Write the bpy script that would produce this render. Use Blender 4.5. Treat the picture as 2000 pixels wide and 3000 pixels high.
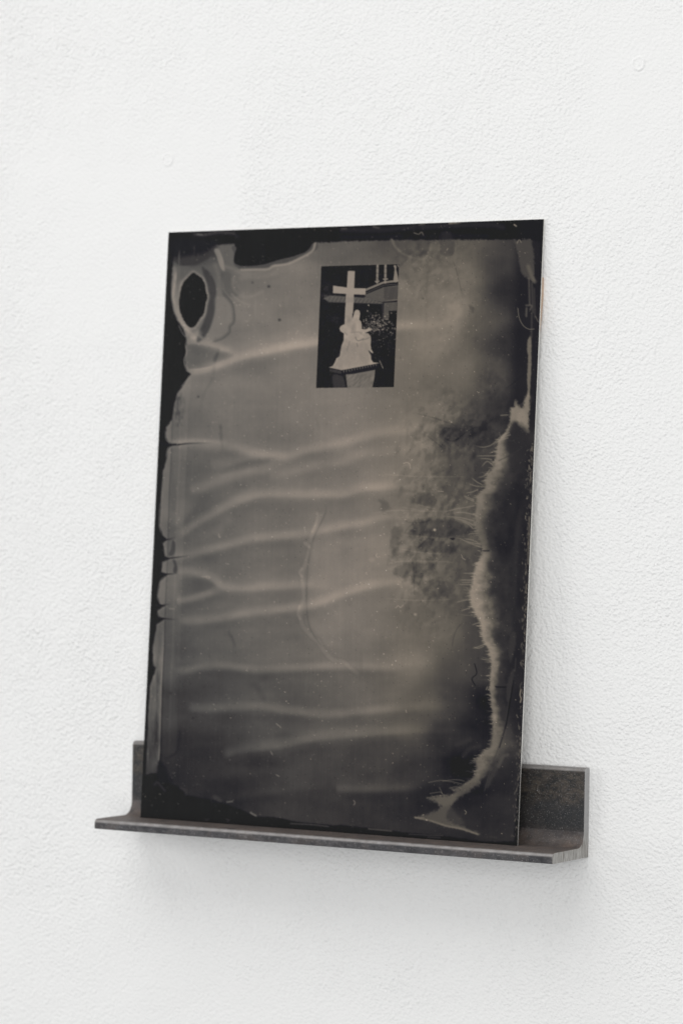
import bpy, bmesh, math, random
import numpy as np

for o in list(bpy.data.objects):
    bpy.data.objects.remove(o, do_unlink=True)
S = bpy.context.scene
COL = S.collection
MM = 0.001

# ------------------------------------------------------------------ camera
cam_data = bpy.data.cameras.new('camera')
cam = bpy.data.objects.new('camera', cam_data)
COL.objects.link(cam)
YAW, PIT, ROL = -0.5217, -0.0003, 0.0166
cam.location = (0.7657048, -1.6171873, 0.1929432)
from mathutils import Vector, Matrix
fw = Vector((math.sin(YAW) * math.cos(PIT), math.cos(YAW) * math.cos(PIT), math.sin(PIT)))
rt = Vector((math.cos(YAW), -math.sin(YAW), 0))
up = rt.cross(fw)
r2 = rt * math.cos(ROL) + up * math.sin(ROL)
u2 = -rt * math.sin(ROL) + up * math.cos(ROL)
cam.rotation_euler = Matrix((r2, u2, -fw)).transposed().to_euler()
cam_data.sensor_fit = 'VERTICAL'
cam_data.sensor_height = 36
cam_data.lens = 9260.37 / 3000 * 36
cam_data.clip_start = 0.05
cam_data.clip_end = 50
cam_data.dof.use_dof = True
cam_data.dof.focus_distance = 1.74
cam_data.dof.aperture_fstop = 9.0
S.camera = cam

# ------------------------------------------------------------------ light
w = bpy.data.worlds.new('World')
S.world = w
w.use_nodes = True
w.node_tree.nodes['Background'].inputs[0].default_value = (0.97, 0.985, 1.0, 1)
w.node_tree.nodes['Background'].inputs[1].default_value = 0.34


def area(name, loc, target, sx, sy, power, col):
    d = bpy.data.lights.new(name, 'AREA')
    d.shape = 'RECTANGLE'
    d.size, d.size_y, d.energy, d.color = sx, sy, power, col
    o = bpy.data.objects.new(name, d)
    COL.objects.link(o)
    o.location = loc
    o.rotation_euler = (Vector(target) - Vector(loc)).to_track_quat('-Z', 'Y').to_euler()
    return o


area('ceiling_light', (-0.5, -2.0, 3.0), (-0.15, 0, 0.1), 3.0, 2.0, 42, (1.0, 0.99, 0.97))
area('side_fill_light', (-3.0, -1.5, 0.6), (-0.15, 0, 0.15), 2.0, 2.2, 37, (1.0, 0.995, 0.985))  # unseen panel added at the left to soften the shelf shadow
area('front_fill_light', (1.6, -3.6, 0.2), (-0.15, 0, 0.15), 2.6, 2.4, 66, (1.0, 0.995, 0.98))  # unseen fill panel, added in front to lift the shade under the ledge
S.view_settings.view_transform = 'Standard'
S.view_settings.look = 'None'
S.view_settings.exposure = 0
S.view_settings.gamma = 1
S.render.engine = 'CYCLES'
S.cycles.max_bounces = 8


# ------------------------------------------------------------------ helpers
def tag(o, label=None, cat=None, kind=None, group=None):
    for k, v in (('label', label), ('category', cat), ('kind', kind), ('group', group)):
        if v:
            o[k] = v
    return o


def link(name, me, mat, parent=None, smooth=False):
    o = bpy.data.objects.new(name, me)
    COL.objects.link(o)
    if mat:
        me.materials.append(mat)
    if parent:
        o.parent = parent
    if smooth:
        me.shade_smooth()
    return o


def from_faces(name, vs, fs, mat, parent=None, smooth=False):
    me = bpy.data.meshes.new(name)
    me.from_pydata([tuple(v) for v in vs], [], fs)
    me.update()
    bm = bmesh.new()
    bm.from_mesh(me)
    bmesh.ops.recalc_face_normals(bm, faces=bm.faces)
    bm.to_mesh(me)
    bm.free()
    return link(name, me, mat, parent, smooth)


class NT:
    """small node-graph writer"""

    def __init__(self, name):
        self.m = bpy.data.materials.new(name)
        self.m.use_nodes = True
        self.t = self.m.node_tree
        self.b = self.t.nodes['Principled BSDF']

    def n(self, typ, **kw):
        nd = self.t.nodes.new(typ)
        ins = kw.pop('ins', {})
        for k, v in kw.items():
            setattr(nd, k, v)
        for k, v in ins.items():
            if isinstance(v, bpy.types.NodeSocket):
                self.t.links.new(v, nd.inputs[k])
            else:
                nd.inputs[k].default_value = v
        return nd

    def math(self, op, a, b=0.0, c=None, clamp=False):
        ins = {0: a, 1: b}
        if c is not None:
            ins[2] = c
        return self.n('ShaderNodeMath', operation=op, use_clamp=clamp, ins=ins).outputs[0]

    def noise(self, vec, scale, detail=4, rough=0.55, dist=0.0):
        return self.n('ShaderNodeTexNoise', ins={'Vector': vec, 'Scale': scale, 'Detail': detail,
                                                'Roughness': rough, 'Distortion': dist}).outputs['Fac']

    def ramp(self, fac, stops, interp='LINEAR'):
        r = self.n('ShaderNodeValToRGB', ins={0: fac})
        r.color_ramp.interpolation = interp
        e = r.color_ramp.elements
        while len(e) < len(stops):
            e.new(0.5)
        for el, (p, c) in zip(e, stops):
            el.position = p
            el.color = (c, c, c, 1) if not isinstance(c, tuple) else (*c, 1)
        return r.outputs[0]

    def mix(self, fac, a, b, typ='MIX'):
        m = self.n('ShaderNodeMix', data_type='RGBA', blend_type=typ)
        for i, v in ((0, fac), (6, a), (7, b)):
            if isinstance(v, bpy.types.NodeSocket):
                self.t.links.new(v, m.inputs[i])
            else:
                m.inputs[i].default_value = (*v, 1) if isinstance(v, tuple) else v
        return m.outputs[2]

    def coords(self, scale=(1, 1, 1), rot=(0, 0, 0)):
        tc = self.n('ShaderNodeTexCoord')
        mp = self.n('ShaderNodeMapping', ins={0: tc.outputs['Object'], 'Scale': scale, 'Rotation': rot})
        return mp.outputs[0]

    def set(self, **kw):
        for k, v in kw.items():
            k = k.replace('_', ' ')
            if isinstance(v, bpy.types.NodeSocket):
                self.t.links.new(v, self.b.inputs[k])
            else:
                self.b.inputs[k].default_value = v
        return self.m


# ------------------------------------------------------------------ wall material
def wall_material():
    k = NT('painted_plaster')
    P = k.coords()
    Pd = k.coords(scale=(1.0, 1.0, 1.15), rot=(0, math.radians(24), 0))
    sep = k.n('ShaderNodeSeparateXYZ', ins={0: P})
    X, Z = sep.outputs[0], sep.outputs[2]
    wob = k.math('MULTIPLY', k.math('SUBTRACT', k.noise(P, 38, 4), 0.5), 0.05)
    Xw, Zw = k.math('ADD', X, wob), k.math('SUBTRACT', Z, wob)

    def step(v, edge, soft, sign=1):
        # 0 below the edge, 1 above it (or the reverse)
        a = k.math('MULTIPLY', k.math('SUBTRACT', v, edge), sign / soft)
        return k.math('ADD', a, 0.5, clamp=True)

    def box(x0, x1, z0, z1, sx0, sx1, sz0, sz1):
        m = k.math('MULTIPLY', step(Xw, x0, sx0), step(X, x1, sx1, -1))
        m = k.math('MULTIPLY', m, step(Zw, z0, sz0))
        return k.math('MULTIPLY', m, step(Zw, z1, sz1, -1))
    # filler patches sanded flat under the paint
    p1 = box(-0.390, -0.238, 0.290, 0.435, .07, .012, .06, .07)
    p2 = box(-0.015, 0.055, 0.385, 0.475, .03, .03, .05, .04)
    p3 = k.math('MULTIPLY', step(Zw, -0.060, 0.06, -1), step(Xw, -0.22, .12, -1))
    p4 = k.math('MULTIPLY', step(Zw, -0.088, 0.05, -1), 0.8)
    smooth = k.math('MAXIMUM', k.math('MAXIMUM', p1, k.math('MULTIPLY', p2, 0.75)),
                    k.math('MAXIMUM', k.math('MULTIPLY', p3, 0.7), p4))
    rough_left = step(X, -0.36, .12, -1)
    big = k.noise(Pd, 430, 1.0, 0.45, 0.0)
    fine = k.noise(P, 950, 3.0, 0.6)
    vo = k.n('ShaderNodeTexVoronoi', feature='SMOOTH_F1', ins={'Vector': Pd, 'Scale': 620.0, 'Smoothness': 0.8, 'Randomness': 1.0})
    mid = k.math('SUBTRACT', 1.0, vo.outputs['Distance'])
    stip = k.math('MULTIPLY', big, 1.5)
    stip2 = mid
    h = k.math('ADD', k.math('MULTIPLY', stip, 0.55), k.math('MULTIPLY', stip2, 0.5))
    h = k.math('ADD', h, k.math('MULTIPLY', fine, 0.10))
    amp = k.math('SUBTRACT', 1.0, k.math('MULTIPLY', smooth, 0.55))
    amp = k.math('MULTIPLY', amp, k.math('ADD', 1.0, k.math('MULTIPLY', rough_left, 0.45)))
    amp = k.math('MULTIPLY', amp, k.math('ADD', 0.25, k.math('MULTIPLY', k.noise(P, 16, 4, 0.6), 1.5)))
    h = k.math('MULTIPLY', h, amp)
    # the patch edges and a slow unevenness of the plaster
    h = k.math('SUBTRACT', h, k.math('MULTIPLY', p1, 0.2))
    h = k.math('ADD', h, k.math('MULTIPLY', k.noise(P, 24, 1), 1.4))
    bump = k.n('ShaderNodeBump', ins={'Height': h, 'Distance': 0.00082, 'Strength': 1.0})
    # faint specks of dirt
    sp = k.ramp(k.noise(P, 420, 2, 0.7), [(0.735, 0.0), (0.79, 1.0)])
    sp = k.math('MULTIPLY', sp, k.ramp(k.noise(P, 9, 2), [(0.5, 0.0), (0.62, 0.28)]))
    near = k.math('MULTIPLY', k.math('MULTIPLY', step(X, 0.001, 0.004), step(X, 0.022, 0.03, -1)), k.math('MULTIPLY', step(Z, -0.03, 0.03), step(Z, 0.075, 0.04, -1)))
    sc = k.ramp(k.noise(P, 620, 3, 0.75), [(0.63, 0.0), (0.70, 1.0)])
    sp = k.math('MAXIMUM', sp, k.math('MULTIPLY', k.math('MULTIPLY', sc, near), 0.55))
    col = k.mix(k.noise(P, 5, 3), (0.858, 0.858, 0.855), (0.872, 0.871, 0.865))
    col = k.mix(sp, col, (0.45, 0.43, 0.40))
    k.set(Base_Color=col, Roughness=0.62, Specular_IOR_Level=0.35, Normal=bump.outputs[0])
    return k.m


M_WALL = wall_material()
wall = from_faces('wall', [(-3, 0, -2), (2.5, 0, -2), (2.5, 0, 2.2), (-3, 0, 2.2),
                           (-3, .1, -2), (2.5, .1, -2), (2.5, .1, 2.2), (-3, .1, 2.2)],
                  [(0, 1, 2, 3), (4, 5, 6, 7), (0, 1, 5, 4), (1, 2, 6, 5), (2, 3, 7, 6), (3, 0, 4, 7)], M_WALL)
tag(wall, 'white painted plaster wall with rough roller texture and smoother filled patches', 'wall', 'structure')
for v in ('category',):
    del wall[v]


def plug(x, z, r, hgt, seed):
    """a filled screw hole: a low uneven ring of paint round a sunken centre"""
    rnd = random.Random(seed)
    vs, fs, n, m = [], [], 48, 12
    wob = [rnd.uniform(.25, 1.0) for _ in range(n)]
    wob = [(wob[i - 2] + wob[i - 1] * 2 + wob[i] * 3 + wob[(i + 1) % n] * 2 + wob[(i + 2) % n]) / 9 for i in range(n)]
    for j in range(m + 1):
        f = j / m
        rr = r * 1.35 * f
        for i in range(n):
            a = 2 * math.pi * i / n
            d = (rr / r - 0.95 - 0.04 * math.sin(3 * a + seed)) / 0.16
            y = hgt * wob[i] * math.exp(-d * d) + hgt * .2 * (1 - f * f) + 0.00002
            if j == m:
                y = -0.0002
            vs.append((x + rr * math.cos(a), -y, z + rr * math.sin(a)))
    for j in range(m):
        for i in range(n):
            fs.append((j * n + i, j * n + (i + 1) % n, (j + 1) * n + (i + 1) % n, (j + 1) * n + i))
    return from_faces('filled_screw_hole', vs, fs, M_WALL, wall, True)


plug(-0.2900, 0.4055, 0.0036, 0.0006, 1)
plug(0.0230, 0.4465, 0.0036, 0.0006, 5)

# ------------------------------------------------------------------ shelf: a length of steel angle
SL, ST, SB, SA, SR, TOE = 0.3044, 0.0059, 0.0457, 0.0505, 0.0078, 0.0026
GAP = 0.0003   # paint film between steel and wall


def steel(name, base_lo, base_hi, rust_amt, rough, metal):
    k = NT(name)
    P = k.coords()
    Ps = k.coords(scale=(0.22, 1, 1))
    cloud = k.noise(P, 95, 6, 0.62, 1.2)
    streak = k.noise(Ps, 420, 5, 0.7)
    f = k.math('ADD', k.math('MULTIPLY', cloud, 0.65), k.math('MULTIPLY', streak, 0.45))
    col = k.mix(k.ramp(f, [(0.40, 0.0), (0.66, 1.0)]), base_lo, base_hi)
    if name.startswith('mill'):
        s0 = k.n('ShaderNodeSeparateXYZ', ins={0: P})
        edge = k.math('ADD', s0.outputs[2], k.math('MULTIPLY', k.math('SUBTRACT', k.noise(P, 130, 5, 0.65), 0.5), 0.018))
        upper = k.math('MULTIPLY', k.math('SUBTRACT', edge, 0.0285), 260, clamp=True)
        film = k.mix(k.ramp(k.noise(k.coords(scale=(0.6, 1, 1)), 420, 6, 0.75, 0.3), [(0.42, 0.0), (0.62, 1.0)]), (0.022, 0.022, 0.023), (0.085, 0.070, 0.056))
        col = k.mix(k.math('MULTIPLY', upper, 0.85), k.mix(0.75, col, (0.026, 0.028, 0.032)), film)
    blotch = k.ramp(k.noise(P, 190, 5, 0.7, 0.8), [(0.52, 0.0), (0.60, 1.0)])
    col = k.mix(k.math('MULTIPLY', blotch, 0.30), col, (0.012, 0.012, 0.014))
    sep = k.n('ShaderNodeSeparateXYZ', ins={0: P})
    z = sep.outputs[2]
    # rust sits on the top of the ledge and in the root of the angle
    rz = k.math('SUBTRACT', 1.0, k.math('MULTIPLY', k.math('SUBTRACT', z, ST + 0.001), 1 / 0.011), clamp=True)
    rz = k.math('MULTIPLY', rz, k.math('MULTIPLY', k.math('SUBTRACT', z, ST - 0.0005), 3000, clamp=True))
    rn = k.ramp(k.noise(P, 160, 6, 0.68), [(0.36, 0.0), (0.62, 1.0)])
    rs = k.ramp(k.noise(P, 60, 5, 0.65, 1.0), [(0.50, 0.0), (0.68, 1.0)])
    rust = k.math('ADD', k.math('MULTIPLY', rz, k.math('ADD', 0.35, k.math('MULTIPLY', rn, 0.6))),
                  k.math('MULTIPLY', rs, 0.30), clamp=True)
    rust = k.math('MULTIPLY', rust, rust_amt)
    rcol = k.mix(k.noise(P, 700, 3), (0.090, 0.064, 0.052), (0.205, 0.160, 0.135))
    col = k.mix(rust, col, rcol)
    # overhead highlight on the rounded toes of both legs, painted into the colour
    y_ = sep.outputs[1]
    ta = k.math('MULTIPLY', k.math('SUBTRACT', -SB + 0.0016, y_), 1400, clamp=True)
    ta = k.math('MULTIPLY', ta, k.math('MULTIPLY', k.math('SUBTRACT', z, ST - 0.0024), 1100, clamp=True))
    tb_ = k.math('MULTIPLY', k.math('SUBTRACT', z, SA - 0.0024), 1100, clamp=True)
    toe_glint = k.math('MULTIPLY', k.math('MAXIMUM', ta, k.math('MULTIPLY', tb_, 0.75)), k.math('ADD', 0.25, k.math('MULTIPLY', streak, 1.1)), clamp=True)
    col = k.mix(toe_glint, col, k.mix(k.noise(P, 260, 4), (0.19, 0.165, 0.15), (0.48, 0.47, 0.47)))
    speck = k.ramp(k.noise(P, 1500, 3, 0.6), [(0.60, 0.0), (0.68, 1.0)])
    col = k.mix(k.math('MULTIPLY', speck, 0.5), col, (0.42, 0.41, 0.40))
    bump = k.n('ShaderNodeBump', ins={'Height': k.math('ADD', k.noise(P, 1500, 4, 0.7), k.math('MULTIPLY', cloud, 2)),
                                      'Distance': 0.00012, 'Strength': 0.8})
    ro = k.math('ADD', rough, k.math('MULTIPLY', streak, 0.22))
    ro = k.math('ADD', ro, k.math('MULTIPLY', rust, 0.25), clamp=True)
    me = k.math('MULTIPLY', k.math('SUBTRACT', 1.0, rust), metal)
    k.set(Base_Color=col, Roughness=ro, Metallic=me, Normal=bump.outputs[0])
    return k.m


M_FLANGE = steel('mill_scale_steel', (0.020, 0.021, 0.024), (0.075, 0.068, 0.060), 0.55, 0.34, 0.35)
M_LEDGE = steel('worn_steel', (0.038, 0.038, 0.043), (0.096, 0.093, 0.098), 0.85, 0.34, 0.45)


def cut_material():
    k = NT('saw_cut_steel')
    P = k.coords(scale=(1, 1, 0.12))
    Q = k.coords()
    lines = k.noise(P, 1500, 3, 0.6)
    f = k.ramp(lines, [(0.34, 0.0), (0.62, 1.0)])
    col = k.mix(f, (0.20, 0.19, 0.175), (0.48, 0.47, 0.45))
    sep = k.n('ShaderNodeSeparateXYZ', ins={0: Q})
    # the saw left the flange smoother than the ledge
    up_ = k.math('MULTIPLY', k.math('SUBTRACT', sep.outputs[2], 0.008), 120, clamp=True)
    col = k.mix(up_, col, (0.40, 0.395, 0.395))
    brown = k.ramp(k.noise(P, 420, 4, 0.6), [(0.55, 0.0), (0.68, 0.75)])
    brown = k.math('MULTIPLY', brown, k.math('SUBTRACT', 1.0, up_))
    col = k.mix(brown, col, (0.11, 0.085, 0.065))
    bump = k.n('ShaderNodeBump', ins={'Height': lines, 'Distance': 0.0002, 'Strength': 0.7})
    k.set(Base_Color=col, Roughness=0.42, Metallic=0.5, Normal=bump.outputs[0])
    return k.m


M_CUT = cut_material()


def arc(cy, cz, r, a0, a1, n):
    return [(cy + r * math.cos(math.radians(a0 + (a1 - a0) * i / n)),
             cz + r * math.sin(math.radians(a0 + (a1 - a0) * i / n))) for i in range(n + 1)]


ZJ = ST + SR + 0.001
prof_ledge = ([(-GAP, 0.0), (-SB + .0004, 0.0), (-SB, 0.0004)] + arc(-SB + TOE, ST - TOE, TOE, 180, 90, 8)
              + arc(-(ST + SR), ST + SR, SR, -90, 0, 10) + [(-ST, ZJ), (-GAP, ZJ)])
prof_flange = ([(-GAP, ZJ), (-ST, ZJ)] + arc(-ST + TOE, SA - TOE, TOE, 180, 90, 8) + [(-GAP - .0004, SA), (-GAP, SA - .0004)])


def extrude(name, prof, x0, x1, mat, parent, cuts=1, angle=35):
    n = len(prof)
    vs, fs = [], []
    for i in range(cuts + 1):
        x = x0 + (x1 - x0) * i / cuts
        vs += [(x, y, z) for y, z in prof]
    for i in range(cuts):
        for j in range(n):
            fs.append((i * n + j, i * n + (j + 1) % n, (i + 1) * n + (j + 1) % n, (i + 1) * n + j))
    fs += [tuple(range(n)), tuple(range(cuts * n, cuts * n + n))]
    o = from_faces(name, vs, fs, mat, parent)
    me = o.data
    me.shade_smooth()
    me.set_sharp_from_angle(angle=math.radians(angle))
    return o


shelf = bpy.data.objects.new('steel_shelf', None)
COL.objects.link(shelf)
tag(shelf, 'short dark rusty steel angle shelf fixed to the white wall under the plate', 'shelf')
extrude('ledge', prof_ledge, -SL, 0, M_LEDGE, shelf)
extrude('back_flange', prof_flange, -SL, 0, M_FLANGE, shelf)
# sawn end faces, a hair proud, the whole L outline
Lp = prof_ledge[:-2] + [(-ST, ZJ)] + prof_flange[2:]
for xa, xb in ((0.00002, 0.00018), (-SL - 0.00018, -SL - 0.00002)):
    extrude('cut_end', Lp, xa, xb, M_CUT, shelf, 1, 20)


def plug_weld():
    """filled fixing hole on the flange: shallow disc with a raised burr on one side"""
    cx, cz, r = -0.0265, 0.0375, 0.0034
    vs, fs, n, m = [], [], 40, 10
    for j in range(m + 1):
        rr = r * 1.3 * j / m
        for i in range(n):
            a = 2 * math.pi * i / n
            burr = max(0.0, math.cos(a - math.radians(205))) ** 2.5
            d = (rr / r - 1.0) / 0.12
            y = 0.00006 + (0.00035 * burr + 0.00003) * math.exp(-d * d)
            if j == m:
                y = -0.0001
            vs.append((cx + rr * math.cos(a), -ST - y, cz + rr * math.sin(a)))
    for j in range(m):
        for i in range(n):
            fs.append((j * n + i, j * n + (i + 1) % n, (j + 1) * n + (i + 1) % n, (j + 1) * n + i))
    return from_faces('plug_weld', vs, fs, M_FLANGE, shelf, True)


plug_weld()

# ------------------------------------------------------------------ the plate
PW_, PH_, PT_ = 254.0, 355.6, 1.0         # a 10 x 14 inch metal sheet
TH = math.asin((21.82 - 1.4) / PH_)
plate = bpy.data.objects.new('tintype_plate', None)
COL.objects.link(plate)
plate.location = (-0.28763, -0.02182, ST + 0.00007)
plate.rotation_euler = (-TH, 0, 0)
tag(plate, 'large dark glossy photographic metal plate leaning on the wall, showing a small cross monument picture', 'photograph')


def metal_mat():
    k = NT('raw_metal_edge')
    P = k.coords()
    c = k.mix(k.noise(P, 600, 4), (0.70, 0.68, 0.63), (0.95, 0.93, 0.90))
    k.set(Base_Color=c, Roughness=0.35, Metallic=0.6)
    return k.m


W3, H3, T3 = PW_ * MM, PH_ * MM, PT_ * MM
from_faces('metal_sheet', [(x, y, z) for y in (0, T3) for x, z in ((0, 0), (W3, 0), (W3, H3), (0, H3))],
           [(0, 1, 2, 3), (4, 5, 6, 7), (0, 1, 5, 4), (1, 2, 6, 5), (2, 3, 7, 6), (3, 0, 4, 7)], metal_mat(), plate)


def wood_mat():
    k = NT('pale_wood')
    P = k.coords(scale=(1, 1, .3))
    c = k.mix(k.noise(P, 500, 4), (0.36, 0.22, 0.13), (0.72, 0.55, 0.42))
    k.set(Base_Color=c, Roughness=0.7)
    return k.m


# wedge of wood glued behind the right edge
wz = [0.290, 0.296, 0.304, 0.312, 0.319, 0.3225]
wd = [0.0002, 0.0011, 0.0021, 0.0029, 0.0034, 0.0030]
vs, fs = [], []
for z, d in zip(wz, wd):
    vs += [(W3 - 0.020, T3, z), (W3 - 0.0001, T3, z), (W3 - 0.0001, T3 + d, z), (W3 - 0.020, T3 + d, z)]
for i in range(len(wz) - 1):
    for j in range(4):
        fs.append((i * 4 + j, i * 4 + (j + 1) % 4, i * 4 + 4 + (j + 1) % 4, i * 4 + 4 + j))
fs += [(0, 1, 2, 3), tuple(range(len(vs) - 4, len(vs)))]
from_faces('wood_spacer', vs, fs, wood_mat(), plate)

# ---- the picture in the emulsion -------------------------------------------------
# Drawn on the flat plate. The drawing's own units are the units of a tracing; QUAD holds the tracing's
# corners of the plate and H carries them to millimetres on the plate (x from its left, z from its foot).
QUAD = [(492.4, 679.2), (1590.7, 641.0), (1514.8, 2478.3), (411.2, 2393.2)]
RECT = [(0, PH_), (PW_, PH_), (PW_, 0), (0, 0)]


def homography(src, dst):
    A, b = [], []
    for (x, y), (u, v) in zip(src, dst):
        A += [[x, y, 1, 0, 0, 0, -u * x, -u * y], [0, 0, 0, x, y, 1, -v * x, -v * y]]
        b += [u, v]
    return np.append(np.linalg.solve(np.array(A, float), np.array(b, float)), 1).reshape(3, 3)


H_MM = homography(QUAD, RECT)
H_TR = homography(RECT, QUAD)


def apply_h(Hm, x, y):
    d = Hm[2, 0] * x + Hm[2, 1] * y + Hm[2, 2]
    return (Hm[0, 0] * x + Hm[0, 1] * y + Hm[0, 2]) / d, (Hm[1, 0] * x + Hm[1, 1] * y + Hm[1, 2]) / d


rng = np.random.default_rng(7)


def vnoise(x, y, seed, octaves=4, gain=0.5):
    """smooth value noise, about 0..1"""
    out, amp, tot = np.zeros_like(x), 1.0, 0.0
    for o_ in range(octaves):
        r = np.random.default_rng(seed + 31 * o_).random((256, 256))
        xi, yi = np.floor(x).astype(int), np.floor(y).astype(int)
        fx, fy = x - xi, y - yi
        fx, fy = fx * fx * (3 - 2 * fx), fy * fy * (3 - 2 * fy)
        a, b = r[yi % 256, xi % 256], r[yi % 256, (xi + 1) % 256]
        c, d = r[(yi + 1) % 256, xi % 256], r[(yi + 1) % 256, (xi + 1) % 256]
        out += amp * ((a * (1 - fx) + b * fx) * (1 - fy) + (c * (1 - fx) + d * fx) * fy)
        tot += amp
        amp *= gain
        x, y = x * 2.03 + 17.3, y * 2.03 + 5.1
    return out / tot


def sm(a, b, x):
    t = np.clip((x - a) / (b - a), 0, 1)
    return t * t * (3 - 2 * t)


def spline(pts, closed=False, n=6):
    p = np.array(pts, float)
    if len(p) < 3:
        return p
    if closed:
        q = np.vstack([p[-1], p, p[0], p[1]])
    else:
        q = np.vstack([2 * p[0] - p[1], p, 2 * p[-1] - p[-2]])
    out = []
    for i in range(1, len(q) - 2):
        for k in range(n):
            t = k / n
            out.append(.5 * (2 * q[i] + (q[i + 1] - q[i - 1]) * t + (2 * q[i - 1] - 5 * q[i] + 4 * q[i + 1] - q[i + 2]) * t * t
                             + (3 * q[i] - q[i - 1] - 3 * q[i + 1] + q[i + 2]) * t ** 3))
    if not closed:
        out.append(q[-2])
    return np.array(out)


def C(o, k):
    return lambda *a: [(o[0] + a[i] * k, o[1] + a[i + 1] * k) for i in range(0, len(a), 2)]


K = 600 / 1568
c1, c2, c3, c4 = C((400, 600), K), C((1000, 600), K), C((400, 1200), K), C((1000, 1200), K)
c5, c6, c7 = C((380, 1850), K), C((980, 1850), 620 / 1568), C((900, 750), 300 / 1568)


class Sheet:
    """points of a grid on the plate, with a tone V (0-255) that the strokes and shapes work on"""

    def __init__(self, mx, mz):
        self.mx, self.mz = mx, mz                       # millimetres, (rows, cols)
        self.x, self.y = apply_h(H_TR, mx, mz)          # tracing units
        self.V = np.full(mx.shape, 38.0)
        self.r = (self.y[:, 0].min(), self.y.max())

    def win(self, pts, pad):
        p = np.asarray(pts)
        x0, x1, y0, y1 = p[:, 0].min() - pad, p[:, 0].max() + pad, p[:, 1].min() - pad, p[:, 1].max() + pad
        n, m = self.V.shape
        rows = np.where((self.y.max(1) >= y0) & (self.y.min(1) <= y1))[0]
        cols = np.where((self.x.max(0) >= x0) & (self.x.min(0) <= x1))[0]
        if len(rows) == 0 or len(cols) == 0:
            return None
        return slice(rows[0], rows[-1] + 1), slice(cols[0], cols[-1] + 1)

    def dist(self, s, pts, closed=False, inside=False):
        x, y = self.x[s], self.y[s]
        best = np.full(x.shape, 1e9)
        sgn = np.zeros(x.shape)
        par = np.zeros(x.shape)
        ins = np.zeros(x.shape, bool)
        p = np.asarray(pts)
        q = np.roll(p, -1, 0) if closed else p[1:]
        L = 0.0
        for i in range(len(q)):
            a, b = p[i], q[i]
            d = b - a
            ll = float(d @ d) or 1e-9
            t = np.clip(((x - a[0]) * d[0] + (y - a[1]) * d[1]) / ll, 0, 1)
            ex, ey = x - a[0] - t * d[0], y - a[1] - t * d[1]
            e = ex * ex + ey * ey
            m = e < best
            best[m] = e[m]
            cr = d[0] * ey - d[1] * ex
            sgn[m] = cr[m]
            par[m] = (L + t[m] * math.sqrt(ll))
            L += math.sqrt(ll)
            if inside and a[1] != b[1]:
                cnd = ((a[1] > y) != (b[1] > y)) & (x < (b[0] - a[0]) * (y - a[1]) / (b[1] - a[1]) + a[0])
                ins ^= cnd
        return np.sqrt(best), np.sign(sgn), par / max(L, 1e-9), ins

    def stroke(self, pts, w, tone, al=1.0, soft=1.0, curve=True, taper=(0, 0), add=False, low=None):
        """soft line; w = half width; low = other half width on the lower side"""
        p = spline(pts) if curve else np.array(pts, float)
        wm = max(w, low or 0)
        s = self.win(p, wm * 2.2 + 3)
        if s is None:
            return
        d, sg, t, _ = self.dist(s, p)
        ww = np.where(sg > 0, low, w) if low else w
        k = 1 - sm(1 - soft, 1 + 1e-3 + soft * .8, d / ww)
        if taper[0]:
            k *= sm(0, taper[0], t)
        if taper[1]:
            k *= sm(0, taper[1], 1 - t)
        k *= al
        if add:
            self.V[s] += k * tone
        else:
            self.V[s] += k * (tone - self.V[s])

    def poly(self, pts, tone, al=1.0, soft=1.5, rough=0.0, rs=0.2, curve=True, add=False, mult=False, seed=3):
        p = spline(pts, True, 4) if curve else np.array(pts, float)
        s = self.win(p, soft * 1.5 + rough * 2 + 2)
        if s is None:
            return
        d, _, _, ins = self.dist(s, p, True, True)
        sd = np.where(ins, d, -d)
        if rough:
            sd = sd + rough * 2 * (vnoise(self.x[s] * rs, self.y[s] * rs, seed, 3) - .5)
        k = sm(-soft, soft, sd) * al
        if mult:
            self.V[s] *= 1 + k * (tone - 1)
        elif add:
            self.V[s] += k * tone
        else:
            self.V[s] += k * (tone - self.V[s])


# tones read across the emulsion: x, y, tone
FIELD = """600 760 96,640 900 108,720 900 116,850 800 112,850 720 104,900 1000 118,1000 1220 119,620 1150 113,560 1250 104,520 1400 98,
700 1400 103,900 1400 109,1100 1400 115,1100 1600 118,1000 1700 117,800 1650 105,600 1650 99,500 1650 98,600 1850 92,800 1850 100,
1000 1850 112,1200 1950 108,1100 2050 101,1000 2100 92,800 2050 84,600 2050 76,500 1900 86,500 2050 72,520 2200 62,700 2250 64,900 2250 74,
900 2350 66,700 2340 56,1100 2250 72,1100 2380 60,1200 2250 64,1250 2330 48,1300 2150 60,1200 2150 86,1250 2060 86,1330 2050 66,1150 2200 74,1200 2300 62,1380 2120 46,1350 2250 42,1350 1950 74,1420 1950 60,1300 1850 93,
1400 1700 78,1420 1850 66,1420 2050 42,1350 1600 84,1300 1450 90,1200 1450 102,1350 1300 80,1420 1350 66,1250 1200 106,1150 1250 115,
1350 1100 94,1250 1000 110,1430 1100 72,1470 1200 54,1430 950 64,1480 1000 48,1300 900 102,1350 800 88,1250 800 98,1450 760 60,1480 850 46,
1350 720 76,1250 700 76,1150 720 84,1050 715 92,1150 850 107,1050 1000 116,950 715 94,1200 1300 112,1200 1700 108,1250 1600 98,1480 1600 50"""
FP = np.array([[float(v) for v in r.split()] for r in FIELD.replace('\n', '').split(',')])


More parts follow.
